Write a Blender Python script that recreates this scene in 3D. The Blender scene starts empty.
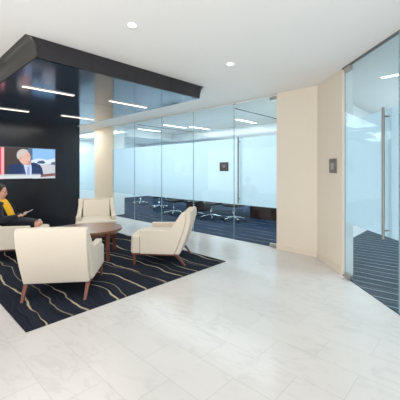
import bpy, bmesh, math, random
from mathutils import Vector, Matrix
random.seed(7)
C = bpy.context.scene.collection
PI = math.pi
H = 2.75            # ceiling height
GX = 4.87           # plane of the long glass partition

# ------------------------------------------------------------------ materials
def mat(name, col, rough=.5, metal=0, spec=.5, emis=None, es=0, coat=0, ior=1.5):
    m = bpy.data.materials.new(name); m.use_nodes = True
    b = m.node_tree.nodes['Principled BSDF']
    b.inputs['Base Color'].default_value = (*col, 1)
    b.inputs['Roughness'].default_value = rough
    b.inputs['Metallic'].default_value = metal
    b.inputs['Specular IOR Level'].default_value = spec
    b.inputs['IOR'].default_value = ior
    b.inputs['Coat Weight'].default_value = coat
    if emis:
        b.inputs['Emission Color'].default_value = (*emis, 1)
        b.inputs['Emission Strength'].default_value = es
    return m

class NT:
    def __init__(s, m): s.t = m.node_tree; s.n = s.t.nodes; s.l = s.t.links; s.b = s.n.get('Principled BSDF')
    def new(s, kind, **kw):
        n = s.n.new(kind)
        for k, v in kw.items(): setattr(n, k, v)
        return n
    def math(s, op, a, b=None, c=None, clamp=False):
        n = s.n.new('ShaderNodeMath'); n.operation = op; n.use_clamp = clamp
        for i, v in enumerate((a, b, c)):
            if v is None: continue
            if isinstance(v, (int, float)): n.inputs[i].default_value = v
            else: s.l.new(v, n.inputs[i])
        return n.outputs[0]
    def mix(s, f, a, b):
        n = s.n.new('ShaderNodeMix'); n.data_type = 'RGBA'
        for i, v in ((0, f), (6, a), (7, b)):
            if isinstance(v, (int, float)): n.inputs[i].default_value = v
            elif isinstance(v, tuple): n.inputs[i].default_value = (*v, 1)
            else: s.l.new(v, n.inputs[i])
        return n.outputs[2]
    def noise(s, vec, scale, detail=2, rough=.5, dist=0):
        n = s.n.new('ShaderNodeTexNoise'); n.inputs['Scale'].default_value = scale
        n.inputs['Detail'].default_value = detail; n.inputs['Roughness'].default_value = rough
        n.inputs['Distortion'].default_value = dist
        if vec is not None: s.l.new(vec, n.inputs['Vector'])
        return n.outputs[0]
    def coords(s, scale=(1, 1, 1), rot=0):
        tc = s.n.new('ShaderNodeTexCoord'); mp = s.n.new('ShaderNodeMapping')
        mp.inputs['Scale'].default_value = scale; mp.inputs['Rotation'].default_value = (0, 0, rot)
        s.l.new(tc.outputs['Object'], mp.inputs[0]); return mp.outputs[0]
    def xyz(s, v):
        n = s.n.new('ShaderNodeSeparateXYZ'); s.l.new(v, n.inputs[0]); return n.outputs
    def vec(s, x, y, z=0.):
        n = s.n.new('ShaderNodeCombineXYZ')
        for i, v in enumerate((x, y, z)):
            if isinstance(v, (int, float)): n.inputs[i].default_value = v
            else: s.l.new(v, n.inputs[i])
        return n.outputs[0]
    def ramp(s, f, stops):
        n = s.n.new('ShaderNodeValToRGB'); s.l.new(f, n.inputs[0])
        e = n.color_ramp.elements
        while len(e) < len(stops): e.new(.5)
        for i, (p, c) in enumerate(stops): e[i].position = p; e[i].color = (*c, 1)
        return n.outputs[0]
    def bump(s, h, strength=.2, dist=.002):
        n = s.n.new('ShaderNodeBump'); n.inputs['Strength'].default_value = strength
        n.inputs['Distance'].default_value = dist; s.l.new(h, n.inputs['Height'])
        s.l.new(n.outputs[0], s.b.inputs['Normal'])

def paint(name, col, rough=.7):
    m = mat(name, col, rough, spec=.3); t = NT(m)
    v = t.coords()
    n = t.noise(v, 1.3, 3)
    c2 = tuple(x * .96 for x in col)
    t.l.new(t.mix(n, col, c2), t.b.inputs['Base Color'])
    t.bump(t.noise(v, 180, 2), .08, .001)
    return m

M = {}
M['ceiling'] = paint('ceiling_paint', (.86, .855, .84), .9)
M['beige'] = paint('beige_vinyl', (.78, .70, .59), .6)
M['base_stone'] = paint('baseboard_beige', (.76, .67, .56), .45)
M['white_wall'] = paint('white_paint', (.80, .83, .84), .8)
M['cream_col'] = paint('cream_paint', (.86, .77, .62), .6)

def marble():
    m = mat('marble_tile', (.8, .8, .8), .22, spec=.5); t = NT(m)
    v = t.coords(); x, y, z = t.xyz(v)
    cx = t.math('DIVIDE', t.math('SUBTRACT', x, .100), .305)
    row = t.math('FLOOR', cx)
    fx = t.math('FRACT', cx)
    off = t.math('MULTIPLY', t.math('MODULO', t.math('ADD', row, 100), 2), .5)
    cy = t.math('ADD', t.math('DIVIDE', t.math('SUBTRACT', y, .005), .61), off)
    fy = t.math('FRACT', cy); col = t.math('FLOOR', cy)
    dx = t.math('MULTIPLY', t.math('MINIMUM', fx, t.math('SUBTRACT', 1, fx)), .305)
    dy = t.math('MULTIPLY', t.math('MINIMUM', fy, t.math('SUBTRACT', 1, fy)), .61)
    d = t.math('MINIMUM', dx, dy)
    grout = t.math('LESS_THAN', d, .0030)
    # every tile takes its own patch of stone
    wn = t.new('ShaderNodeTexWhiteNoise'); wn.noise_dimensions = '2D'
    t.l.new(t.vec(row, col), wn.inputs['Vector'])
    r = wn.outputs['Value']
    p = t.vec(t.math('ADD', t.math('MULTIPLY', x, 1.0), t.math('MULTIPLY', r, 9)),
              t.math('ADD', t.math('ADD', t.math('MULTIPLY', y, 1.0), t.math('MULTIPLY', x, .9)), t.math('MULTIPLY', r, 31)))
    mp = t.new('ShaderNodeMapping'); mp.inputs['Scale'].default_value = (3.2, 1.2, 1); mp.inputs['Rotation'].default_value = (0, 0, .5)
    t.l.new(p, mp.inputs[0])
    n = t.noise(mp.outputs[0], 1.6, 5, .55, 1.2)
    vein = t.math('ABSOLUTE', t.math('SUBTRACT', n, .5))
    vein = t.math('SUBTRACT', 1, t.math('MULTIPLY', vein, 22), clamp=True)
    cloud = t.noise(v, 1.8, 3)
    mask = t.math('MULTIPLY', vein, t.math('MULTIPLY', t.math('SUBTRACT', cloud, .35, clamp=True), 2.2))
    base = t.mix(cloud, (.69, .668, .645), (.62, .605, .59))
    tint = t.mix(t.math('MULTIPLY', r, .35), base, (.60, .585, .57))
    c = t.mix(t.math('MULTIPLY', mask, .5, clamp=True), tint, (.42, .405, .39))
    c = t.mix(t.math('MULTIPLY', grout, .65), c, (.42, .40, .38))
    t.l.new(c, t.b.inputs['Base Color'])
    t.l.new(t.math('ADD', .22, t.math('MULTIPLY', grout, .4)), t.b.inputs['Roughness'])
    return m
M['marble'] = marble()

def striped(name, dark, dark2, line, period, width, amp, rot=0, wav=.7, shift=0, keep=.42):
    """navy carpet whose pale wandering lines run along local Y"""
    m = mat(name, dark, .95, spec=.1); t = NT(m)
    v = t.coords(rot=rot); x, y, z = t.xyz(v)
    w1 = t.noise(t.vec(t.math('MULTIPLY', x, .55), t.math('MULTIPLY', y, wav)), 1.0, 2)
    w2 = t.noise(t.vec(t.math('MULTIPLY', x, 1.5), t.math('MULTIPLY', y, 3.4)), 1.0, 1)
    u = t.math('ADD', x, t.math('ADD', t.math('MULTIPLY', w1, amp), t.math('MULTIPLY', w2, amp * .10)))
    u = t.math('ADD', u, shift)
    c = t.math('DIVIDE', u, period)
    fr = t.math('FRACT', c); row = t.math('FLOOR', c)
    d = t.math('MULTIPLY', t.math('ABSOLUTE', t.math('SUBTRACT', fr, .5)), period)
    wob = t.noise(t.vec(t.math('MULTIPLY', row, 3.7), t.math('MULTIPLY', y, 1.3)), 1.0, 2)
    wd = t.math('MULTIPLY', t.math('SUBTRACT', wob, keep, clamp=True), width * 6)
    wd = t.math('MINIMUM', wd, width)
    ln = t.math('LESS_THAN', d, wd)
    # a second finer line set
    c2 = t.math('DIVIDE', t.math('ADD', u, t.math('MULTIPLY', w1, amp * .6)), period * 1.63)
    d2 = t.math('MULTIPLY', t.math('ABSOLUTE', t.math('SUBTRACT', t.math('FRACT', c2), .5)), period * 1.63)
    ln2 = t.math('LESS_THAN', d2, width * .55)
    st = t.noise(t.vec(t.math('MULTIPLY', u, 55), t.math('MULTIPLY', y, 1.1)), 1.0, 3, .6)
    base = t.mix(t.math('MULTIPLY', t.math('SUBTRACT', st, .3, clamp=True), 2.0, clamp=True), dark, dark2)
    a = t.mix(t.math('MULTIPLY', ln2, .45), base, line)
    a = t.mix(t.math('MULTIPLY', ln, .92), a, line)
    t.l.new(a, t.b.inputs['Base Color'])
    t.bump(t.noise(v, 240, 2), .5, .004)
    return m
M['rug'] = striped('rug_wool', (.008, .010, .018), (.030, .036, .056), (.50, .43, .29), .33, .011, .80, wav=.50, shift=.05, keep=.36)
M['carpet'] = striped('conference_carpet', (.008, .018, .042), (.018, .036, .075), (.17, .23, .30), .30, .012, .30)
M['carpet_b'] = striped('office_carpet', (.010, .020, .034), (.035, .060, .095), (.42, .50, .54), .19, .0055, .16, rot=math.radians(-5), keep=.25)

def fabric(name, col):
    m = mat(name, col, .9, spec=.15); t = NT(m); v = t.coords()
    b = t.noise(v, 320, 3, .7)
    t.l.new(t.mix(b, tuple(x * .88 for x in col), tuple(min(1, x * 1.08) for x in col)), t.b.inputs['Base Color'])
    t.b.inputs['Sheen Weight'].default_value = .15
    t.bump(b, .35, .002); return m
M['cream'] = fabric('cream_upholstery', (.70, .63, .53))
M['piping'] = fabric('cream_welt', (.52, .43, .31))
def wood(name, c1, c2, rough=.35, sc=(2, 26, 26)):
    m = mat(name, c1, rough); t = NT(m); v = t.coords(sc)
    n = t.noise(v, 1.2, 4, .6, .8); t.l.new(t.mix(n, c1, c2), t.b.inputs['Base Color']); return m
M['walnut'] = wood('walnut_leg', (.12, .036, .022), (.21, .07, .04), sc=(30, 30, 3))
M['table'] = wood('walnut_top', (.15, .06, .032), (.27, .125, .07), .3, (1.5, 22, 1))
M['espresso'] = wood('dark_table_wood', (.03, .012, .01), (.06, .02, .015), .3)

def panel():
    m = mat('black_gloss_panel', (.010, .012, .018), .18, spec=.45, ior=1.45); t = NT(m); v = t.coords()
    n = t.noise(v, 2.5, 3)
    t.l.new(t.mix(n, (.010, .012, .017), (.018, .020, .028)), t.b.inputs['Base Color']); return m
M['black_wall'] = panel()
M['soffit'] = mat('soffit_mirror_panel', (.05, .075, .12), .12, metal=.45, ior=1.6, spec=.8)
M['fascia'] = mat('fascia_charcoal', (.030, .028, .033), .32, metal=.3)
M['cove'] = mat('cove_bronze', (.030, .029, .024), .28, metal=.1)
M['seam'] = mat('seam_dark', (.008, .008, .01), .6)
M['chrome'] = mat('brushed_steel', (.23, .235, .23), .42, metal=.8)
M['steel'] = mat('satin_steel', (.50, .48, .45), .32, metal=.9)
M['plate'] = mat('sign_grey', (.10, .09, .095), .5)
M['plate_in'] = mat('sign_grey_light', (.26, .23, .24), .4)
M['switch'] = mat('switch_grey', (.17, .16, .145), .5)
M['switch_in'] = mat('switch_paddle', (.32, .31, .29), .4)
M['bezel'] = mat('screen_bezel', (.01, .01, .012), .3)
M['blackfab'] = fabric('black_mesh_fabric', (.018, .018, .022))
M['plastic'] = mat('black_plastic', (.02, .02, .022), .4)
M['mullion'] = mat('window_mullion', (.55, .57, .58), .4)
M['metalwhite'] = mat('white_trim_metal', (.85, .85, .84), .4)
M['glow'] = mat('lamp_diffuser', (.9, .9, .9), .5, emis=(1, .84, .66), es=1.9)
M['glow_cool'] = mat('lamp_diffuser_cool', (.9, .9, .9), .5, emis=(.93, .98, 1), es=5)
M['glow_dn'] = mat('downlight_lens', (.9, .9, .9), .5, emis=(1, .96, .90), es=14)

def glass(name, tint):
    m = bpy.data.materials.new(name); m.use_nodes = True; t = m.node_tree; t.nodes.clear()
    o = t.nodes.new('ShaderNodeOutputMaterial'); mx = t.nodes.new('ShaderNodeMixShader')
    tr = t.nodes.new('ShaderNodeBsdfTransparent'); gl = t.nodes.new('ShaderNodeBsdfGlossy')
    lw = t.nodes.new('ShaderNodeLayerWeight'); lw.inputs[0].default_value = .5
    pw = t.nodes.new('ShaderNodeMath'); pw.operation = 'POWER'; pw.inputs[1].default_value = 4.0; t.links.new(lw.outputs['Facing'], pw.inputs[0])
    fr = t.nodes.new('ShaderNodeMath'); fr.operation = 'MULTIPLY_ADD'; fr.inputs[1].default_value = .55; fr.inputs[2].default_value = .035; t.links.new(pw.outputs[0], fr.inputs[0])
    tr.inputs[0].default_value = (*tint, 1); gl.inputs['Roughness'].default_value = .01
    t.links.new(fr.outputs[0], mx.inputs[0]); t.links.new(tr.outputs[0], mx.inputs[1]); t.links.new(gl.outputs[0], mx.inputs[2])
    t.links.new(mx.outputs[0], o.inputs[0]); return m
M['glass'] = glass('clear_glass', (.89, .965, .98))
M['glass_edge'] = mat('glass_green_edge', (.30, .42, .44), .25)
def frost(name, col, see=.06):
    m = bpy.data.materials.new(name); m.use_nodes = True; t = m.node_tree; t.nodes.clear()
    o = t.nodes.new('ShaderNodeOutputMaterial')
    tl = t.nodes.new('ShaderNodeBsdfTranslucent'); df = t.nodes.new('ShaderNodeBsdfDiffuse'); tr = t.nodes.new('ShaderNodeBsdfTransparent')
    tl.inputs[0].default_value = (*col, 1); df.inputs[0].default_value = (*col, 1)
    a = t.nodes.new('ShaderNodeMixShader'); a.inputs[0].default_value = .34
    b = t.nodes.new('ShaderNodeMixShader'); b.inputs[0].default_value = see
    t.links.new(tl.outputs[0], a.inputs[1]); t.links.new(df.outputs[0], a.inputs[2])
    t.links.new(a.outputs[0], b.inputs[1]); t.links.new(tr.outputs[0], b.inputs[2]); t.links.new(b.outputs[0], o.inputs[0]); return m
M['frost'] = frost('frosted_film', (.87, .93, .975))

# ------------------------------------------------------------------ mesh helpers
def obj(name, bm, m, parent=None, bevel=0, seg=3, smooth=True, sub=0):
    bmesh.ops.recalc_face_normals(bm, faces=bm.faces)
    me = bpy.data.meshes.new(name); bm.to_mesh(me); bm.free()
    if smooth:
        for p in me.polygons: p.use_smooth = True
    me.materials.append(m)
    o = bpy.data.objects.new(name, me); C.objects.link(o)
    if parent: o.parent = parent
    if bevel:
        b = o.modifiers.new('b', 'BEVEL'); b.width = bevel; b.segments = seg; b.limit_method = 'ANGLE'; b.angle_limit = .6; b.harden_normals = True
    elif smooth and sub == 0:
        pass
    if sub:
        s = o.modifiers.new('s', 'SUBSURF'); s.levels = sub; s.render_levels = sub
    return o
def box(bm, x0, x1, y0, y1, z0, z1, rot=None):
    vs = [Vector((x, y, z)) for x in (x0, x1) for y in (y0, y1) for z in (z0, z1)]
    if rot: vs = [rot @ v for v in vs]
    v = [bm.verts.new(p) for p in vs]
    for f in ((0, 1, 3, 2), (4, 6, 7, 5), (0, 4, 5, 1), (2, 3, 7, 6), (0, 2, 6, 4), (1, 5, 7, 3)): bm.faces.new([v[i] for i in f])
    return bm
def Bx(*a, **k): return box(bmesh.new(), *a, **k)
def prism(bm, pts, a, b, axis='z'):
    """extrude a 2-D outline; axis z: (x,y) outline, axis y: (x,z) outline, axis x: (y,z) outline"""
    def P(p, t):
        return {'z': (p[0], p[1], t), 'y': (p[0], t, p[1]), 'x': (t, p[0], p[1])}[axis]
    A = [bm.verts.new(P(p, a)) for p in pts]; B = [bm.verts.new(P(p, b)) for p in pts]
    n = len(pts)
    bm.faces.new(A); bm.faces.new(B[::-1])
    for i in range(n): bm.faces.new((A[i], A[(i+1) % n], B[(i+1) % n], B[i]))
    return bm
def tube(bm, pts, radii, n=12, cap=True):
    pts = [Vector(p) for p in pts]
    if isinstance(radii, (int, float)): radii = [radii] * len(pts)
    rings = []
    up = None
    for i, p in enumerate(pts):
        d = (pts[min(i+1, len(pts)-1)] - pts[max(i-1, 0)]).normalized()
        if up is None: up = Vector((0, 0, 1)) if abs(d.z) < .9 else Vector((1, 0, 0))
        a = d.cross(up).normalized(); b = a.cross(d).normalized(); up = b
        r = radii[i]
        ra, rb = (r if isinstance(r, tuple) else (r, r))
        rings.append([bm.verts.new(p + a * math.cos(t * 2 * PI / n) * ra + b * math.sin(t * 2 * PI / n) * rb) for t in range(n)])
    for q, w in zip(rings, rings[1:]):
        for t in range(n): bm.faces.new((q[t], q[(t+1) % n], w[(t+1) % n], w[t]))
    if cap: bm.faces.new(rings[0][::-1]); bm.faces.new(rings[-1])
    return bm
def lathe(bm, prof, n=32, c=(0, 0, 0)):
    rings = [[bm.verts.new((c[0] + r * math.cos(2*PI*t/n), c[1] + r * math.sin(2*PI*t/n), c[2] + z)) for t in range(n)] for r, z in prof]
    for q, w in zip(rings, rings[1:]):
        for t in range(n): bm.faces.new((q[t], q[(t+1) % n], w[(t+1) % n], w[t]))
    bm.faces.new(rings[0][::-1]); bm.faces.new(rings[-1]); return bm
def ell(bm, c, r, rot=None, u=16, v=10):
    mt = Matrix.Translation(c) @ (rot or Matrix.Identity(4)) @ Matrix.Diagonal((*r, 1))
    bmesh.ops.create_uvsphere(bm, u_segments=u, v_segments=v, radius=1, matrix=mt); return bm
def meta(o, label, cat, group=None, kind=None):
    if label: o['label'] = label
    if cat: o['category'] = cat
    if group: o['group'] = group
    if kind: o['kind'] = kind
    return o
def thing(name, label, cat, loc=(0, 0, 0), rz=0, group=None, kind=None):
    o = bpy.data.objects.new(name, None); C.objects.link(o); o.location = loc; o.rotation_euler = (0, 0, rz)
    o.empty_display_size = .1
    return meta(o, label, cat, group, kind)
def dup(root, loc, rz, label, group=None):
    r = root.copy(); C.objects.link(r); r.location = loc; r.rotation_euler = (0, 0, rz); r['label'] = label
    if group: r['group'] = group
    for ch in list(root.children):
        c = ch.copy(); C.objects.link(c); c.parent = r
        for g in list(ch.children):
            d = g.copy(); C.objects.link(d); d.parent = c
    return r

# ------------------------------------------------------------------ the setting
S = 'structure'
def st(name, bm, m, label, cat, **k):
    o = obj(name, bm, m, smooth=False, **k); return meta(o, label, cat, kind=S)
st('floor', Bx(-6, 12, -6, 15, -.2, 0), M['marble'], 'white veined marble tile floor of the lounge', 'floor')
# carpets beyond the glass lines (2 mm above the slab)
st('floor_conference', prism(bmesh.new(), [(GX+.006, 2.62), (12, 2.62), (12, 15), (GX+.006, 15)], .0005, .003), M['carpet'],
   'navy blue striped carpet of the conference room behind the glass', 'carpet')
st('floor_office', prism(bmesh.new(), [(4.30, 1.46), (4.95, 2.02), (12, 2.02), (12, -6), (-3.0, -5.85)], .0005, .003), M['carpet_b'],
   'blue grey carpet with fine pale lines behind the right glass door', 'carpet')
st('ceiling', Bx(-6, 12, -6, 15, H, H+.2), M['ceiling'], 'smooth off-white ceiling over the lounge', 'ceiling')
# beige wall block between the two glass fronts
st('wall_right', prism(bmesh.new(), [(4.78, 2.65), (4.78, 1.93), (4.215, 1.365), (4.24, 1.34), (4.95, 2.03), (11.6, 2.06), (11.6, 2.65)], 0, H),
   M['beige'], 'plain beige wall that bends between the two glass fronts', 'wall')
st('wall_office_side', prism(bmesh.new(), [(4.2405, 1.3395), (4.318, 1.262), (5.0, 1.944), (11.79, 1.98), (11.79, 2.055), (4.951, 2.029)], 0, H), M['white_wall'],
   'white side wall seen through the right glass door', 'wall')
def bb(p, q, nrm):
    nx, ny = nrm; e = .012
    return [(p[0], p[1]), (q[0], q[1]), (q[0]+nx*e, q[1]+ny*e), (p[0]+nx*e, p[1]+ny*e)]
st('baseboard_right', prism(bmesh.new(), [(4.78, 2.65), (4.78, 1.93), (4.215, 1.365), (4.206, 1.374), (4.768, 1.936), (4.768, 2.65)], 0.0005, .10),
   M['base_stone'], 'low beige baseboard along the foot of the bent beige wall', 'baseboard')
# black media wall
st('wall_media', Bx(1.15, 3.555, 7.69, 7.99, 0, 2.543), M['black_wall'], 'glossy black panelled wall that carries the television', 'wall')
# back of the lounge passage
st('wall_back', Bx(-6, GX+.3, 14.5, 14.7, 0, H), M['beige'], 'beige wall at the far end of the passage', 'wall')
# cream column in the glass line
st('column', Bx(4.85, 4.93, 8.26, 9.39, 0, H), M['cream_col'], 'broad cream column standing in the line of the glass partition', 'column')
st('pier', Bx(4.9305, 5.27, 8.26, 9.39, 0, H), M['white_wall'], 'white pier inside the conference room, backing the cream column', 'column')
# conference room shell
st('wall_conference', Bx(GX, 11.8, 13.2, 13.4, 0, H), M['white_wall'], 'white end wall of the conference room', 'wall')
st('wall_office', Bx(11.8, 12, -6, 1.98, 0, H), M['white_wall'], 'white far wall of the office on the right', 'wall')
wn = thing('window_1', 'tall outside windows along the far side of the conference room', 'window', (11.8, 0, 0), kind=S)
f = bmesh.new(); box(f, 0, .12, 2.65, 13.2, 0, .25); box(f, 0, .12, 2.65, 13.2, H-.12, H)
for k in range(8):
    y = 2.65 + k * (10.55 / 7); box(f, 0, .12, y-.04, y+.04, .25, H-.12)
obj('window_frame', f, M['mullion'], wn, smooth=False)
obj('pane', Bx(.05, .06, 2.65, 13.2, .25, H-.12), M['glass'], wn, smooth=False)
# ceiling bulkheads seen through the upper glass
trim = [(7.6, 8.0, 3.2, 9.0, 2.52), (9.6, 10.2, 2.66, 13.1, 2.45), (5.6, 7.59, 8.6, 9.1, 2.52)]
for i, (a, b, c, d, z) in enumerate(trim):
    st('trim_%d' % (i+1), Bx(a, b, c, d, z, H-.001), M['white_wall'],
       ['white ceiling beam over the conference table, parallel to the glass', 'deep white ceiling beam near the far windows', 'short white ceiling beam crossing behind the cream column'][i], 'beam')
for i, (a, b, c, d) in enumerate([(5.3, 7.4, 3.9, 3.96), (5.2, 7.5, 7.4, 7.46)]):
    o = thing('ceiling_diffuser', ['dark slot air diffuser in the ceiling near the glass door', 'dark slot air diffuser in the ceiling before the cream column'][i], 'vent',
              (a, c, H), group='slot diffusers in the conference ceiling')
    obj('slot', Bx(0, b-a, 0, d-c, -.012, -.001), M['seam'], o, smooth=False)
    fb = bmesh.new(); box(fb, -.02, b-a+.02, -.03, -.001, -.008, -.001); box(fb, -.02, b-a+.02, d-c+.001, d-c+.03, -.008, -.001)
    obj('frame', fb, M['metalwhite'], o, smooth=False)

# dropped black soffit
sof = thing('trim_4', 'dropped glossy dark canopy with flared sides over the seating', 'canopy', (1.08, 3.30, H), kind=S)
W, L, DR = 2.41, 4.69, .207
obj('soffit_panel', Bx(0, W, .012, L, -DR, -DR+.03), M['soffit'], sof, smooth=False)
obj('fascia', Bx(0, W, 0, .03, -DR, -.001), M['fascia'], sof, smooth=False)
def cove(sgn, x):
    prof = []
    for k in range(9):
        t = k / 8 * PI / 2
        prof.append((x + sgn * .105 * (1 - math.sin(t)) ** 1.0, -.001 - (DR) * (1 - math.cos(t)) ** .8 if k else -.001))
    prof = prof + [(x - sgn * .0, -.001)]
    return prism(bmesh.new(), [p for p in prof], 0.0, L, 'y')
obj('side_cove', cove(-1, -.001), M['cove'], sof)
obj('side_cove', cove(1, W+.001), M['cove'], sof)
sm = bmesh.new()
for x in (.60, 1.20, 1.80): box(sm, x-.003, x+.003, -.002, 0, -DR, -.001)
for y in (1.56, 3.12): box(sm, 0, W, y-.0015, y+.0015, -DR-.0015, -DR)
obj('panel_joints', sm, M['seam'], sof, smooth=False)

# ------------------------------------------------------------------ light fittings and added fill lights
def linear(loc, L, label, w=.05, glow='glow', along='x', group='linear lights under the dark canopy'):
    t = thing('linear_light', label, 'light', loc, 0 if along == 'x' else PI/2, group)
    h = bmesh.new(); box(h, -L/2-.006, L/2+.006, -w/2-.006, -w/2, -.008, -.0005); box(h, -L/2-.006, L/2+.006, w/2, w/2+.006, -.008, -.0005)
    box(h, -L/2-.006, -L/2, -w/2, w/2, -.008, -.0005); box(h, L/2, L/2+.006, -w/2, w/2, -.008, -.0005)
    obj('housing', h, M['metalwhite'], t, smooth=False)
    obj('diffuser', Bx(-L/2, L/2, -w/2, w/2, -.011, -.0005), M[glow], t, smooth=False)
    return t
zs = H - DR - .0016
linear((1.66, 4.55, zs), .70, 'front left linear light in the dark canopy, above the near armchair')
linear((1.62, 6.47, zs), .70, 'rear left linear light in the canopy, above the television')
linear((2.93, 6.40, zs), .72, 'rear right linear light in the canopy, at the end of the black wall')
linear((2.94, 4.47, zs), .74, 'front right linear light in the canopy, nearest the glass')
gz = H - .0005
names = ['nearest the glass door', 'behind the room sign', 'in the middle of the conference ceiling', 'beyond the second glass joint', 'next to the cream column', 'farthest back by the column']
for (x, y), nm in zip([(6.9, 4.75), (7.0, 6.6), (6.2, 6.9), (6.2, 8.2), (8.7, 8.3), (8.7, 5.6)], names):
    linear((x, y, gz), .9, 'white linear ceiling light in the conference room, ' + nm, .09, 'glow_cool', group='linear lights in the conference ceiling')
linear((4.99, .50, gz), 1.15, 'white linear ceiling light behind the right glass door', .07, 'glow_cool', 'y', group=None)
def downlight(x, y, label):
    t = thing('downlight', label, 'light', (x, y, H), 0, 'round recessed downlights')
    b = bmesh.new(); n = 32
    prof = [(.056, -.001), (.056, -.004), (.044, -.006), (.036, -.003)]
    rings = [[b.verts.new((r*math.cos(2*PI*k/n), r*math.sin(2*PI*k/n), z)) for k in range(n)] for r, z in prof]
    for q, w in zip(rings, rings[1:]):
        for k in range(n): b.faces.new((q[k], q[(k+1) % n], w[(k+1) % n], w[k]))
    obj('trim_ring', b, M['metalwhite'], t)
    obj('lens', lathe(bmesh.new(), [(.036, -.001), (.036, -.004)]), M['glow_dn'], t, smooth=False)
downlight(1.60, 2.38, 'round downlight in the ceiling above the canopy corner, nearer one')
downlight(3.04, 2.34, 'round downlight in the white ceiling near the glass door, farther one')

def area(name, loc, size, power, col=(1, 1, 1), rot=(0, 0, 0)):
    l = bpy.data.lights.new(name, 'AREA'); l.shape = 'RECTANGLE'; l.size, l.size_y = size; l.energy = power; l.color = col
    o = bpy.data.objects.new(name, l); o.location = loc; o.rotation_euler = rot; C.objects.link(o); return o
def spot(name, loc, power, ang, col, size=.05):
    l = bpy.data.lights.new(name, 'SPOT'); l.energy = power; l.spot_size = math.radians(ang); l.spot_blend = .7; l.color = col; l.shadow_soft_size = size
    o = bpy.data.objects.new(name, l); o.location = loc; C.objects.link(o); return o
for x, y in ((1.60, 2.38), (3.04, 2.34)): spot('downlight_beam', (x, y, H-.03), 22, 110, (1, .94, .86))
area('lounge_fill', (-.6, -.9, H-.02), (2.4, 2.4), 20, (1, .98, .95))  # added fill: this and the next two light the lounge from out of view
area('lounge_fill', (-.6, 3.2, H-.02), (1.2, 3.5), 14, (1, .95, .90))
area('lounge_fill', (2.3, -1.4, H-.02), (1.6, 1.6), 9, (1, .97, .94))
area('canopy_lamp', (2.3, 5.4, H-DR-.03), (1.6, 2.4), 28, (1, .93, .84))
area('passage_fill', (4.2, 10.5, H-.02), (.8, 3), 50, (1, .95, .88))  # added fill that brightens the cream column, no fitting modelled
area('office_fill', (6.5, -.8, H-.02), (2.5, 2.5), 150, (.86, .94, 1))  # added cool fill behind the right glass, backlights its film
area('conference_low_fill', (11.6, 7.8, 1.1), (2.0, 9.5), 230, (.62, .82, 1), (0, PI/2, 0))  # added blue fill set low before the windows, tints the frosted film
for x_, p_ in ((5.5, 44), (6.7, 56), (8.8, 60)): area('conference_fill', (x_, 5.2, H-.02), (.7, 4.6), p_, (.97, .99, 1))  # added overhead fills that backlight the frosted film
for y_ in (5.0, 7.4): area('conference_ceiling_fill', (7.5, y_, .80), (2.2, 2.0), 11, (.93, .98, 1), (PI, 0, 0))  # added upward fills hidden behind the film, brighten the conference ceiling
area('office_ceiling_fill', (7.2, -.9, 1.45), (3, 3), 60, (.90, .97, 1), (PI, 0, 0))  # added upward fill hidden behind the film, lifts the office ceiling
area('conference_fill', (5.9, 11.2, H-.02), (1.4, 3.4), 90, (.90, .97, 1))  # one more added fill, for the far end of the room
area('lounge_ceiling_fill', (-1.6, -1.6, .35), (3, 3), 70, (1, .98, .95), (PI, 0, 0))  # added unseen fill behind the camera, brightens the lounge ceiling
up = area('far_ceiling_fill', (-2.2, -1.6, .5), (2.5, 2.5), 120, (1, .98, .96)); up.rotation_euler = Vector((.52, .44, .73)).to_track_quat('-Z', 'Y').to_euler()  # added unseen fill, tilted to reach the ceiling near the glass
area('lounge_ceiling_fill', (-1.8, 3.0, .35), (2, 4), 38, (1, .98, .95), (PI, 0, 0))  # added unseen fill to the left, also aimed up at the ceiling

# ------------------------------------------------------------------ glass fronts
F0, F1 = .71, 2.03
def leaf(parent, L, z0=.012, z1=H-.02, th=.012, film_side=1, gap=.004):
    """glass leaf in local X-Z from x=0 to L, centred on y=0"""
    obj('glass_pane', Bx(gap, L-gap, -th/2, th/2, z0, z1), M['glass'], parent, smooth=False)
    f = bmesh.new(); y = film_side * (th/2 + .0015)
    box(f, gap, L-gap, y-.0006, y+.0006, F0, F1)
    obj('frosted_film', f, M['frost'], parent, smooth=False)
    e = bmesh.new(); box(e, gap-.002, gap+.001, -th/2, th/2, z0, z1); box(e, L-gap-.001, L-gap+.002, -th/2, th/2, z0, z1)
    obj('glass_edge', e, M['glass_edge'], parent, smooth=False)
def pull(parent, x, z0, z1, th=.012):
    for s in (-1, 1):
        b = bmesh.new(); y = s * .055
        tube(b, [(x, y, z0), (x, y, z1)], .0145, 16)
        for z in (z0+.09, z1-.09): tube(b, [(x, s*th/2, z), (x, y, z)], .009, 12)
        obj('pull_handle', b, M['chrome'], parent, smooth=False, bevel=.003)
def patch(parent, x0, x1, z0, z1):
    obj('patch_fitting', Bx(x0, x1, -.022, .022, z0, z1), M['steel'], parent, smooth=False, bevel=.003)
# partition panels along x = GX; local x runs along world +Y  (rz = 90 deg; film on the room side = local -y)
ys = [3.65, 4.80, 5.93, 7.12, 8.26]
desc = ['glass partition panel beside the glass door, carrying the room sign', 'second glass partition panel from the door, behind the right armchair',
        'third glass partition panel from the door', 'glass partition panel touching the cream column']
for i in range(4):
    w = thing('window_%d' % (i+2), desc[i], 'glass panel', (GX, ys[i], 0), PI/2, kind=S)
    leaf(w, ys[i+1]-ys[i], film_side=-1)
for i, (a, b) in enumerate(((9.39, 10.6), (10.6, 11.8), (11.8, 13.2))):
    w = thing('window_%d' % (i+6), ['glass partition panel just beyond the cream column', 'second glass panel beyond the cream column', 'last glass panel beyond the cream column'][i], 'glass panel', (GX, a, 0), PI/2, kind=S)
    leaf(w, b-a, film_side=-1)
d1 = thing('door_1', 'frosted glass door with long steel pull, left of the beige wall', 'door', (GX, 2.67, 0), PI/2, kind=S)
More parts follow.
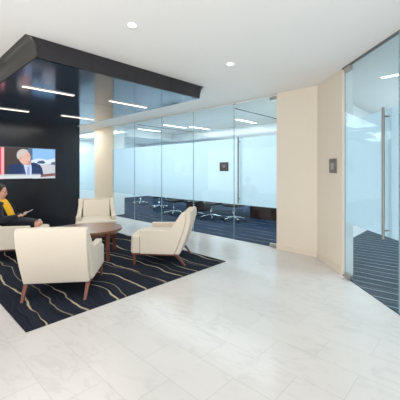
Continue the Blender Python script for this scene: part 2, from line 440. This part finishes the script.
leaf(d1, .98, film_side=-1)
pull(d1, .84, .74, 2.05)
patch(d1, 0, .16, H-.085, H-.02); patch(d1, 0, .16, .012, .07)
patch(d1, .93, .99, H-.045, H-.02)
# right-hand glass front, 45 degrees: from the wall end towards the camera side
d2 = thing('door_2', 'glass door at the right with long steel pull handle', 'door', (4.165, 1.315, 0), math.radians(225), kind=S)
leaf(d2, 1.03, film_side=1)
pull(d2, .865, .69, 2.04)
patch(d2, .02, .15, H-.085, H-.025); patch(d2, .02, .15, .012, .07)
w9 = thing('window_9', 'fixed glass panel to the right of the right glass door', 'glass panel', (3.437, .587, 0), math.radians(225), kind=S)
leaf(w9, 1.3, film_side=1)
tr = obj('trim_5', Bx(0, .99, -.012, .012, H-.02, H-.0005), M['metalwhite'], smooth=False); tr.location = (GX, 2.66, 0); tr.rotation_euler = (0, 0, PI/2)
meta(tr, 'thin steel head rail over the left glass door', 'rail', kind=S)
tr = obj('trim_6', Bx(0, 2.35, -.014, .014, H-.02, H-.0005), M['chrome'], smooth=False); tr.location = (4.20, 1.35, 0); tr.rotation_euler = (0, 0, math.radians(225))
meta(tr, 'thin steel head rail over the right glass front', 'rail', kind=S)
tr = obj('trim_7', Bx(0, 4.61, -.008, .008, H-.02, H-.0005), M['metalwhite'], smooth=False); tr.location = (GX, 3.65, 0); tr.rotation_euler = (0, 0, PI/2)
meta(tr, 'thin white head channel over the long glass partition', 'rail', kind=S)

# signs and switch
sg = thing('room_sign', 'small square dark grey room sign on the frosted glass', 'sign', (GX-.0135, 3.90, 1.375), -PI/2)
obj('plate', Bx(-.115, .115, -.004, .004, 0, .185), M['plate'], sg, smooth=False, bevel=.002)
g = bmesh.new(); box(g, -.035, .04, -.006, -.0045, .075, .135); obj('pictogram', g, M['plate_in'], sg, smooth=False)
g = bmesh.new()
for k in range(3): box(g, .062, .07, -.006, -.0045, .05+k*.035, .072+k*.035)
obj('raised_dots', g, M['plate_in'], sg, smooth=False)
sw = thing('wall_switch', 'grey double switch plate on the beige wall beside the glass door', 'switch', (4.39-.004, 1.54+.004, 1.36), math.radians(225))
obj('plate', Bx(-.10, .10, -.012, -.0005, 0, .20), M['switch'], sw, smooth=False, bevel=.003)
obj('paddle', Bx(-.040, .048, -.017, -.0125, .05, .14), M['switch_in'], sw, smooth=False, bevel=.002)

# ------------------------------------------------------------------ rug
rug = obj('area_rug', Bx(.85, 3.60, 2.86, 7.35, .0006, .010), M['rug'], smooth=False)
meta(rug, 'large navy rug with wandering cream lines under the seating group', 'rug')
RZ = .0105

# ------------------------------------------------------------------ lounge armchairs
def armchair():
    t = thing('lounge_armchair', '', 'armchair')
    cream = M['cream']; wd = M['walnut']
    # sides: arm and wing in one piece
    prof = [(.245, .165), (.245, .510), (-.15, .518), (-.215, .545), (-.275, .63), (-.350, .745), (-.385, .775), (-.415, .782),
            (-.44, .77), (-.435, .66), (-.395, .50), (-.325, .31), (-.262, .165)]
    for s in (-1, 1):
        y0, y1 = (.285, .365) if s > 0 else (-.365, -.285)
        b = prism(bmesh.new(), prof, y0, y1, 'y')
        for v in b.verts:
            if v.co.z > .53: v.co.y -= s * .022 * min(1, (v.co.z - .53) / .15)
        obj('arm', b, cream, t, bevel=.013, seg=3)
    # outer back shell
    bp = [(-.262, .160), (-.325, .31), (-.395, .50), (-.435, .66), (-.440, .75), (-.435, .780), (-.462, .790), (-.497, .773), (-.504, .72), (-.482, .57), (-.425, .38), (-.335, .160)]
    b = bmesh.new(); N = 8; rows = []
    for k in range(N+1):
        y = -.360 + .720 * k / N; e = 1 - (2*k/N - 1) ** 2
        rows.append([b.verts.new((x - .012*e*(z-.17)/.66, y * (.955 + .05*(z-.175)/.60), z + .010*e*max(0, (z-.57)/.22))) for x, z in bp])
    n = len(bp)
    for q, w in zip(rows, rows[1:]):
        for i in range(n): b.faces.new((q[i], q[(i+1) % n], w[(i+1) % n], w[i]))
    b.faces.new(rows[0]); b.faces.new(rows[-1][::-1])
    obj('backrest', b, cream, t, bevel=.014, seg=3)
    # inner back cushion
    ip = [(-.165, .39), (-.210, .49), (-.295, .64), (-.350, .735), (-.392, .772), (-.434, .75), (-.39, .50), (-.30, .34)]
    obj('back_cushion', prism(bmesh.new(), ip, -.262, .262, 'y'), cream, t, bevel=.022, seg=4)
    # seat: T shaped and crowned
    b = bmesh.new(); zt = .435
    pl = [(-.24, -.282), (.250, -.282), (.250, -.362), (.355, -.368), (.400, -.30), (.425, -.12), (.425, .12), (.400, .30), (.355, .368), (.250, .362), (.250, .282), (-.24, .282)]
    A = [b.verts.new((x, y, .170)) for x, y in pl]; Z = [b.verts.new((x - (.01 if x > .3 else 0), y, zt - (.02 if x > .24 else 0))) for x, y in pl]
    b.faces.new(A[::-1]); m = len(pl)
    for i in range(m): b.faces.new((A[i], A[(i+1) % m], Z[(i+1) % m], Z[i]))
    ctr = [b.verts.new((x, y, zt + .018)) for x, y in ((-.16, -.20), (.26, -.20), (.35, -.10), (.35, .10), (.26, .20), (-.16, .20))]
    b.faces.new(ctr)
    link = [(0, 0), (1, 1), (2, 1), (3, 1), (4, 2), (5, 2), (6, 3), (7, 3), (8, 4), (9, 4), (10, 4), (11, 5)]
    for i in range(m):
        j = (i+1) % m; a, c = link[i][1], link[j][1]
        if a == c: b.faces.new((Z[i], Z[j], ctr[a]))
        else: b.faces.new((Z[i], Z[j], ctr[c], ctr[a]))
    obj('seat', b, cream, t, bevel=.022, seg=4)
    # wooden base rail
    b = bmesh.new()
    for s in (-1, 1): box(b, -.29, .37, s*.33-.022, s*.33+.024, .146, .169)
    box(b, .33, .375, -.31, .31, .146, .169)
    obj('base_rail', b, wd, t, bevel=.004, seg=2)
    for s in (-1, 1):
        for fx, tx, r0, r1 in ((.335, .335, .021, .014), (-.415, -.285, .024, .014)):
            b = bmesh.new()
            top, bot = Vector((tx, s*.325, .168)), Vector((fx, s*(.335 if fx > 0 else .318), 0))
            A = [b.verts.new(top + Vector((i*r0, j*r0, 0))) for i, j in ((-1, -1), (1, -1), (1, 1), (-1, 1))]
            B = [b.verts.new(bot + Vector((i*r1, j*r1, 0))) for i, j in ((-1, -1), (1, -1), (1, 1), (-1, 1))]
            b.faces.new(A); b.faces.new(B[::-1])
            for i in range(4): b.faces.new((A[i], A[(i+1) % 4], B[(i+1) % 4], B[i]))
            obj('leg', b, wd, t, bevel=.004, seg=2)
    return t
GRP = 'cream lounge armchairs around the round table'
ch = armchair()
def place(o, x, y, deg, label): o.location = (x, y, RZ); o.rotation_euler = (0, 0, math.radians(deg)); o['label'] = label; o['group'] = GRP
place(ch, 1.515, 3.625, 50, 'cream armchair seen from behind, nearest on the navy rug')
ANG = {2: 127, 3: -118, 4: -32}
P2, P3, P4 = (3.02, 3.67), (2.92, 5.58), (1.56, 5.58)
dup(ch, (*P2, RZ), math.radians(ANG[2]), 'cream armchair seen from the side, on the rug corner nearest the glass', GRP)
dup(ch, (*P3, RZ), math.radians(ANG[3]), 'empty cream armchair facing forward, before the cream column', GRP)
dup(ch, (*P4, RZ), math.radians(ANG[4]), 'cream armchair that the dark-haired reader is sitting in', GRP)

# ------------------------------------------------------------------ round coffee table
tb = thing('coffee_table', 'round walnut coffee table with four legs, amid the armchairs', 'table', (2.34, 4.60, RZ))
obj('table_top', lathe(bmesh.new(), [(.45, .415), (.462, .423), (.462, .452), (.456, .458)], 64), M['table'], tb, bevel=.003)
obj('apron', lathe(bmesh.new(), [(.385, .37), (.385, .4145)], 48), M['table'], tb, bevel=.002)
for k in range(4):
    a = k * PI/2 + math.radians(5)
    b = bmesh.new(); r = Matrix.Rotation(a, 4, 'Z')
    A = [b.verts.new(r @ Vector((.40+i*.028, j*.028, .414))) for i, j in ((-1, -1), (1, -1), (1, 1), (-1, 1))]
    B = [b.verts.new(r @ Vector((.425+i*.019, j*.019, 0))) for i, j in ((-1, -1), (1, -1), (1, 1), (-1, 1))]
    b.faces.new(A); b.faces.new(B[::-1])
    for i in range(4): b.faces.new((A[i], A[(i+1) % 4], B[(i+1) % 4], B[i]))
    obj('leg', b, M['walnut'], tb, bevel=.004, seg=2)

# ------------------------------------------------------------------ television
def flat(name, col, es=1.0): return mat(name, tuple(c*.2 for c in col), .35, emis=col, es=es)
TX0, TX1, TZ0, TZ1 = 1.62, 2.935, 1.185, 1.925
tv = thing('television', 'wall-mounted flat television showing a grey-haired man in a navy suit', 'television', (TX0, 7.69, TZ0))
TW, TH = TX1-TX0, TZ1-TZ0
obj('casing', Bx(0, TW, -.045, -.001, 0, TH), M['bezel'], tv, smooth=False, bevel=.004)
obj('screen', Bx(.012, TW-.012, -.0465, -.0452, .012, TH-.012), flat('screen_blue', (.10, .10, .12), 1), tv, smooth=False)
def shp(name, pts, col, k, es=.8, parent=tv):
    b = bmesh.new(); y = -.0468 - k*.0007
    v = [b.verts.new((x*TW, y, z*TH)) for x, z in pts]; f = b.faces.new(v)
    return obj(name, b, flat('tv_' + name + str(k), col, es), parent, smooth=False)
def oval(cx, cz, rx, rz, n=24, a0=0, a1=2*PI): return [(cx+rx*math.cos(a0+(a1-a0)*i/n), cz+rz*math.sin(a0+(a1-a0)*i/n)) for i in range(n)]
# studio picture, laid out in fractions of the screen
shp('picture_red_panel', [(.012, .02), (.17, .02), (.17, .97), (.012, .97)], (.75, .06, .10), 0)
shp('picture_pale_strip', [(.125, .10), (.165, .10), (.165, .97), (.125, .97)], (.95, .45, .50), 1)
shp('picture_studio', [(.17, .02), (.60, .02), (.60, .97), (.17, .97)], (.05, .035, .03), 0)
shp('picture_sky', [(.55, .45), (.985, .35), (.985, .97), (.52, .97)], (.28, .55, .95), 0)
shp('picture_cloud', [(.58, .60), (.70, .66), (.85, .62), (.985, .68), (.985, .45), (.58, .45)], (.72, .82, .95), 1)
shp('picture_street', [(.60, .02), (.985, .02), (.985, .52), (.80, .47), (.60, .42)], (.60, .62, .68), 2)
shp('picture_rooftop', [(.66, .50), (.70, .58), (.78, .60), (.82, .52), (.78, .49)], (.06, .12, .20), 3)
shp('picture_rooftop', [(.90, .47), (.93, .55), (.985, .56), (.985, .46)], (.10, .16, .22), 4)
shp('picture_kerb', [(.72, .06), (.985, .10), (.985, .19), (.75, .15)], (.25, .09, .09), 5)
shp('picture_suit', [(.20, .13), (.22, .38), (.27, .46), (.40, .52), (.50, .47), (.62, .53), (.72, .46), (.76, .34), (.78, .13)], (.012, .035, .12), 6)
shp('picture_shirt', [(.44, .50), (.47, .13), (.585, .13), (.585, .38), (.57, .50)], (.62, .70, .95), 7)
shp('picture_tie', [(.520, .40), (.508, .13), (.555, .13), (.552, .40)], (.30, .38, .80), 8)
shp('picture_lapel', [(.42, .50), (.45, .50), (.50, .13), (.43, .13)], (.02, .05, .16), 9)
shp('picture_neck', [(.44, .46), (.56, .44), (.575, .60), (.42, .60)], (.60, .30, .24), 10)
shp('picture_face', oval(.475, .68, .092, .215), (.80, .48, .40), 11)
shp('picture_hair', oval(.455, .74, .105, .20, 24, PI*.25, PI*1.25), (.62, .58, .56), 12)
shp('picture_ear', oval(.415, .66, .016, .05), (.70, .36, .30), 13)
shp('picture_brow', [(.505, .72), (.56, .72), (.56, .735), (.505, .74)], (.35, .22, .2), 14)
shp('picture_mouth', [(.51, .565), (.555, .57), (.55, .55), (.515, .55)], (.45, .16, .15), 15)
shp('picture_caption', [(.012, .03), (.73, .03), (.73, .135), (.012, .135)], (.70, .75, .78), 16)
shp('picture_caption_line', [(.012, .145), (.73, .145), (.73, .165), (.012, .165)], (.55, .60, .66), 17)

# ------------------------------------------------------------------ seated reader
def person():
    t = thing('person', 'dark-haired person in black cardigan, yellow top and black skirt, reading a phone', 'person',
              (P4[0]-.035, P4[1]+.020, RZ-.02), math.radians(ANG[4]))
    skin = mat('skin', (.62, .33, .235), .5); NT(skin).b.inputs['Subsurface Weight'].default_value = .05
    b = bmesh.new()
    def cap(p, q, r0, r1, k=5):
        p, q = Vector(p), Vector(q)
        pts = [p.lerp(q, i/k) for i in range(k+1)]; tube(b, pts, [r0 + (r1-r0)*i/k for i in range(k+1)], 14)
        ell(b, p, (r0,)*3, u=14, v=8); ell(b, q, (r1,)*3, u=14, v=8)
    # trunk
    ell(b, (-.135, 0, .545), (.115, .165, .10)); ell(b, (-.155, 0, .66), (.095, .135, .12)); ell(b, (-.195, 0, .79), (.095, .150, .12))
    cap((-.235, 0, .86), (-.245, 0, .960), .052, .047)
    for s in (-1, 1):
        cap((-.22, s*.05, .870), (-.22, s*.145, .848), .044, .044)
        cap((-.10, s*.085, .53), (.325, s*.075, .505), .083, .050)                # thigh
        cap((.325, s*.075, .505), (.30, s*.085, .29), .049, .046)                   # calf
        cap((.30, s*.085, .29), (.30, s*.085, .110), .048, .032)
        cap((.295, s*.085, .075), (.46, s*.10, .05), .034, .024)                   # foot
    # head
    hc = Vector((-.235, 0, 1.055)); hr = Matrix.Rotation(math.radians(10), 4, 'Y')
    def hp(x, y, z): return hc + (hr @ Vector((x, y, z)))
    ell(b, hp(-.015, 0, .025), (.095, .074, .090), hr); ell(b, hp(.022, 0, -.03), (.066, .058, .078), hr)
    ell(b, hp(.045, 0, -.085), (.030, .030, .024), hr)
    ell(b, hp(.088, 0, -.018), (.018, .011, .022), hr); cap(hp(.080, 0, .012), hp(.098, 0, -.022), .007, .010)
    ell(b, hp(.078, 0, -.055), (.012, .022, .006), hr); ell(b, hp(.076, 0, -.066), (.012, .019, .006), hr)
    for s in (-1, 1):
        ell(b, hp(-.008, s*.073, -.012), (.013, .009, .024), hr)
        ell(b, hp(.070, s*.030, .018), (.016, .022, .008), hr); ell(b, hp(.05, s*.038, -.03), (.028, .02, .026), hr)
    # arms: near arm (-y) rests on the chair arm, both hands meet at the phone
    hands = []
    for s, el, wr in ((-1, (-.135, -.245, .635), (.045, -.075, .655)), (1, (-.13, .225, .640), (.060, .065, .645))):
        cap((-.22, s*.162, .840), el, .043, .036); cap(el, wr, .035, .025)
        w = Vector(wr); d = (Vector((.105, s*.018, .665)) - w).normalized()
        palm = w + d*.045
        side = d.cross(Vector((0, 0, 1))).normalized() * (1 if s < 0 else -1)   # towards the thumb (inner) side
        side = Vector((0, -s, 0)) - d * d.dot(Vector((0, -s, 0))); side.normalize()
        up = Vector((0, 0, 1)) - d*d.z; up.normalize()
        tube(b, [w, w + d*.03, w + d*.06, w + d*.082], [(.024, .017), (.035, .016), (.038, .015), (.034, .012)], 14)
        for k, ln in enumerate((.066, .074, .068, .052)):
            off = side * (.027 - .018*k)
            r0 = w + d*.076 + off; k1 = r0 + d*ln*.45 + up*.004; k2 = k1 + d*ln*.28 + up*.014 + side*.003; k3 = k2 + d*ln*.10 + up*.020 + side*.006
            tube(b, [r0 - d*.01, r0, k1, k2, k3], [.0090, .0092, .0085, .0078, .0062], 10); ell(b, k3, (.0064,)*3, u=8, v=6)
        th0 = w + d*.025 + side*.026; th1 = th0 + d*.022 + side*.018 + up*.010; th2 = th1 + d*.026 + side*.004 + up*.016
        tube(b, [th0, th1, th2], [.0125, .0105, .0078], 10); ell(b, th2, (.008,)*3, u=8, v=6)
        hands.append(w)
    body = obj('body', b, skin, t)
    r = body.modifiers.new('r', 'REMESH'); r.mode = 'VOXEL'; r.voxel_size = .0055; r.use_smooth_shade = True
    sm_ = body.modifiers.new('s', 'SMOOTH'); sm_.factor = .5; sm_.iterations = 2
    # hair: short dark bob with fringe swept aside
    hair = mat('dark_hair', (.016, .009, .007), .45)
    b = bmesh.new()
    bmesh.ops.create_uvsphere(b, u_segments=28, v_segments=18, radius=1)
    for v in b.verts:
        x, y, z = v.co
        k = 1 + .02*math.sin(14*math.atan2(y, x))
        px, py, pz = -.030 + x*.104*k, y*.094*k, .036 + z*.099
        if z < 0: pz = .036 + z*.130*(1 if x < .42 else .15)
        if x > .50 and z < .40: px = .035 + (px-.03)*.25; pz = max(pz, .048)
        v.co = hp(px, py, pz)
    obj('hair', b, hair, t, sub=1)
    eye = mat('eye_dark', (.02, .012, .01), .2); lip = mat('lips', (.45, .10, .09), .5)
    for s in (-1, 1):
        e = bmesh.new(); ell(e, hp(.078, s*.028, -.001), (.009, .013, .0055), hr); obj('eye', e, eye, t)
        e = bmesh.new(); tube(e, [hp(.082, s*.014, .022), hp(.084, s*.028, .027), hp(.074, s*.044, .022)], [.0026, .0032, .002], 6); obj('eyebrow', e, hair, t)
    e = bmesh.new(); ell(e, hp(.086, 0, -.060), (.008, .020, .0075), hr); obj('lips', e, lip, t)
    # yellow top
    def loft(rings, arc=None, n=28):
        """rings: (cx, cz, rx, ry, tilt); arc leaves an opening facing +x"""
        b = bmesh.new(); R = []
        for cx, cz, rx, ry, tl in rings:
            vs = []
            for k in range(n + (1 if arc else 0)):
                a = (arc[0] + (2*PI - arc[0] - arc[1]) * k/n) if arc else 2*PI*k/n
                x = rx*math.cos(a); vs.append(b.verts.new((cx + x*math.cos(tl), ry*math.sin(a), cz + x*math.sin(tl))))
            R.append(vs)
        m = len(R[0])
        for q, w in zip(R, R[1:]):
            for k in range(m - (1 if arc else 0)): b.faces.new((q[k], q[(k+1) % m], w[(k+1) % m], w[k]))
        return b
    yel = fabric('yellow_knit', (.80, .43, .015))
    body_r = [(-.125, .565, .135, .180, .05), (-.135, .63, .128, .160, 0), (-.155, .70, .115, .148, 0), (-.188, .78, .118, .168, 0),
              (-.208, .84, .108, .176, 0), (-.224, .892, .086, .140, .1), (-.232, .928, .066, .078, .2)]
    o = obj('top', loft(body_r), yel, t); o.modifiers.new('so', 'SOLIDIFY').thickness = .004
    blk = fabric('charcoal_cardigan', (.020, .022, .030))
    car = [(cx-.006, cz, rx+.026, ry+.014, tl) for cx, cz, rx, ry, tl in body_r[:-1]]
    o = obj('cardigan', loft(car, arc=(.20, 1.05)), blk, t); m_ = o.modifiers.new('so', 'SOLIDIFY'); m_.thickness = .010; m_.offset = 1
    for s, el, wr in ((-1, (-.135, -.245, .635), (.035, -.085, .655)), (1, (-.13, .225, .640), (.050, .075, .645))):
        b = bmesh.new(); sh = Vector((-.222, s*.165, .846)); el = Vector(el) + Vector((-.006, s*.004, -.004)); wr = Vector(wr)
        ell(b, (-.215, s*.120, .862), (.070, .070, .048)); ell(b, sh, (.064, .060, .062)); ell(b, el, (.052,)*3)
        tube(b, [sh, sh.lerp(el, .35), sh.lerp(el, .75), el], [.063, .059, .053, .051], 18)
        tube(b, [el, el.lerp(wr, .3), el.lerp(wr, .65), wr], [.051, .047, .041, .034], 18)
        o = obj('sleeve', b, blk, t); r = o.modifiers.new('r', 'REMESH'); r.mode = 'VOXEL'; r.voxel_size = .007; r.use_smooth_shade = True
        q = o.modifiers.new('s', 'SMOOTH'); q.factor = .5; q.iterations = 4
    # skirt over both thighs
    b = bmesh.new(); R = []
    for cx, cz, ry, rz in ((-.235, .535, .165, .085), (-.15, .54, .195, .100), (-.02, .542, .195, .098), (.08, .534, .185, .090), (.18, .524, .172, .082), (.265, .513, .156, .072), (.30, .509, .148, .066)):
        R.append([b.verts.new((cx, ry*math.copysign(abs(math.cos(a))**.75, math.cos(a)), cz + rz*math.copysign(abs(math.sin(a))**.75, math.sin(a)))) for a in [2*PI*k/28 for k in range(28)]])
    for q, w in zip(R, R[1:]):
        for k in range(28): b.faces.new((q[k], q[(k+1) % 28], w[(k+1) % 28], w[k]))
    b.faces.new(R[0])
    o = obj('skirt', b, fabric('black_skirt', (.010, .011, .018)), t)
    shoe = mat('black_shoe', (.01, .01, .012), .3)
    for s in (-1, 1):
        b = bmesh.new(); tube(b, [(.265, s*.085, .065), (.30, s*.086, .060), (.38, s*.093, .050), (.45, s*.099, .044), (.49, s*.102, .038)], [(.026, .030), (.034, .034), (.040, .026), (.034, .020), (.016, .012)], 16)
        tube(b, [(.272, s*.085, .06), (.268, s*.085, .022)], [.018, .012], 10); obj('shoe', b, shoe, t)
    return t
person()
ph = thing('smartphone', 'pale smartphone held in the hands of the seated reader', 'phone')
ph.location = (0, 0, 0)
f4 = math.radians(ANG[4]); rot = Matrix.Translation((P4[0]-.035, P4[1]+.020, RZ-.02)) @ Matrix.Rotation(f4, 4, 'Z') @ Matrix.Translation((.158, -.002, .705)) @ Matrix.Rotation(math.radians(-28), 4, 'Y')
ph.matrix_world = rot
obj('phone_body', Bx(-.085, .085, -.052, .052, -.0045, .0045), mat('phone_shell', (.55, .56, .60), .3, metal=.3), ph, smooth=False, bevel=.003)
obj('phone_screen', Bx(-.078, .078, -.047, .047, .0047, .0055), flat('phone_glow', (.55, .60, .68), .7), ph, smooth=False)

# ------------------------------------------------------------------ conference furniture
def office_chair():
    t = thing('office_chair', '', 'office chair'); cr = mat('polished_aluminium', (.75, .76, .77), .2, metal=1)
    b = bmesh.new(); lathe(b, [(.035, .075), (.04, .085), (.04, .12), (.03, .13)], 20)
    for k in range(5):
        a = 2*PI*k/5 + .3; d = Vector((math.cos(a), math.sin(a), 0))
        tube(b, [d*.02 + Vector((0, 0, .112)), d*.16 + Vector((0, 0, .098)), d*.31 + Vector((0, 0, .078))], [(.022, .016), (.018, .013), (.013, .010)], 10)
    obj('star_base', b, cr, t)
    for k in range(5):
        a = 2*PI*k/5 + .3; c = Vector((math.cos(a)*.31, math.sin(a)*.31, .031)); s = Vector((-math.sin(a), math.cos(a), 0))
        b = bmesh.new()
        for q in (-1, 1): tube(b, [c + s*q*.006, c + s*q*.024], .030, 14)
        tube(b, [c + Vector((0, 0, .012)), c + Vector((0, 0, .05))], .009, 8)
        obj('caster', b, M['plastic'], t)
    b = bmesh.new(); tube(b, [(0, 0, .12), (0, 0, .28)], .026, 16); tube(b, [(0, 0, .28), (0, 0, .40)], .015, 16); obj('gas_column', b, cr, t)
    b = bmesh.new(); prism(b, [(-.22, .40), (-.20, .455), (.18, .47), (.25, .45), (.26, .42), (.20, .40)], -.24, .24, 'y'); obj('seat', b, M['blackfab'], t, bevel=.02)
    b = bmesh.new(); prism(b, [(-.20, .50), (-.235, .62), (-.25, .80), (-.275, .98), (-.30, .98), (-.285, .80), (-.265, .62), (-.235, .50)], -.225, .225, 'y'); obj('backrest', b, M['blackfab'], t, bevel=.012)
    b = bmesh.new(); tube(b, [(-.05, 0, .40), (-.22, 0, .41), (-.275, 0, .48), (-.285, 0, .62)], .018, 10); obj('back_bar', b, cr, t)
    for s in (-1, 1):
        b = bmesh.new(); tube(b, [(.0, s*.20, .41), (.0, s*.275, .43), (0, s*.28, .64)], .013, 10); box(b, -.13, .13, s*.28-.03, s*.28+.03, .64, .665); obj('armrest', b, M['plastic'], t)
    return t
oc = office_chair(); OG = 'black office chairs with steel star bases in the conference room'
spots = [(6.62, 4.98, 8, 'black office chair behind the glass, next to the glass door joint'),
         (6.48, 5.68, -6, 'black office chair behind the room sign panel'),
         (6.50, 6.38, 4, 'black office chair behind the back of the right armchair'),
         (6.28, 7.05, -12, 'black office chair behind the glass, above the right armchair seat'),
         (6.9, 8.55, -40, 'black office chair at the near corner of the table end'),
         (7.25, 10.2, -75, 'farthest black office chair, seen close to the cream column')]
for i, (x, y, a, lb) in enumerate(spots):
    if i == 0: oc.location = (x, y, .0032); oc.rotation_euler = (0, 0, math.radians(a)); oc['label'] = lb; oc['group'] = OG
    else: dup(oc, (x, y, .0032), math.radians(a), lb, OG)
ct = thing('conference_table', 'long dark wood conference table behind the frosted glass', 'table', (7.75, 6.0, .0032))
obj('table_top', Bx(-.62, .62, -2.1, 2.1, .70, .74), M['espresso'], ct, smooth=False, bevel=.006)
for y in (-1.35, 1.35): obj('pedestal', Bx(-.30, .30, y-.35, y+.35, 0, .6995), M['espresso'], ct, smooth=False, bevel=.01)
cb = thing('credenza', 'low dark credenza in the conference room, behind the glass door', 'cabinet', (8.9, 4.0, .0032))
obj('cabinet_body', Bx(-.25, .25, -1.0, 1.0, .06, .72), M['espresso'], cb, smooth=False, bevel=.004)
obj('plinth', Bx(-.22, .22, -.95, .95, 0, .0595), M['plastic'], cb, smooth=False)
for k in range(3):
    dr = obj('cabinet_door', Bx(-.268, -.2505, -.98+k*.66, -.34+k*.66, .08, .70), M['espresso'], cb, smooth=False, bevel=.002)
    obj('handle', Bx(-.285, -.2685, -.40+k*.66, -.388+k*.66, .45, .60), M['chrome'], dr, smooth=False)

# ------------------------------------------------------------------ world, camera
w = bpy.data.worlds.new('world'); bpy.context.scene.world = w; w.use_nodes = True
bg = w.node_tree.nodes['Background']; bg.inputs[0].default_value = (.98, .985, 1.0, 1); bg.inputs[1].default_value = 1.5

cam = bpy.data.cameras.new('camera'); co = bpy.data.objects.new('camera', cam); C.objects.link(co)
cam.sensor_width = 36; cam.lens = 27.0; cam.shift_y = -30/400; cam.clip_start = .05
ang = math.atan2(283, 300)
co.location = (0, 0, 1.4); co.rotation_euler = (PI/2, 0, ang - PI/2)
bpy.context.scene.camera = co
vs = bpy.context.scene.view_settings
vs.view_transform = 'Standard'; vs.look = 'None'; vs.exposure = .17; vs.gamma = 1
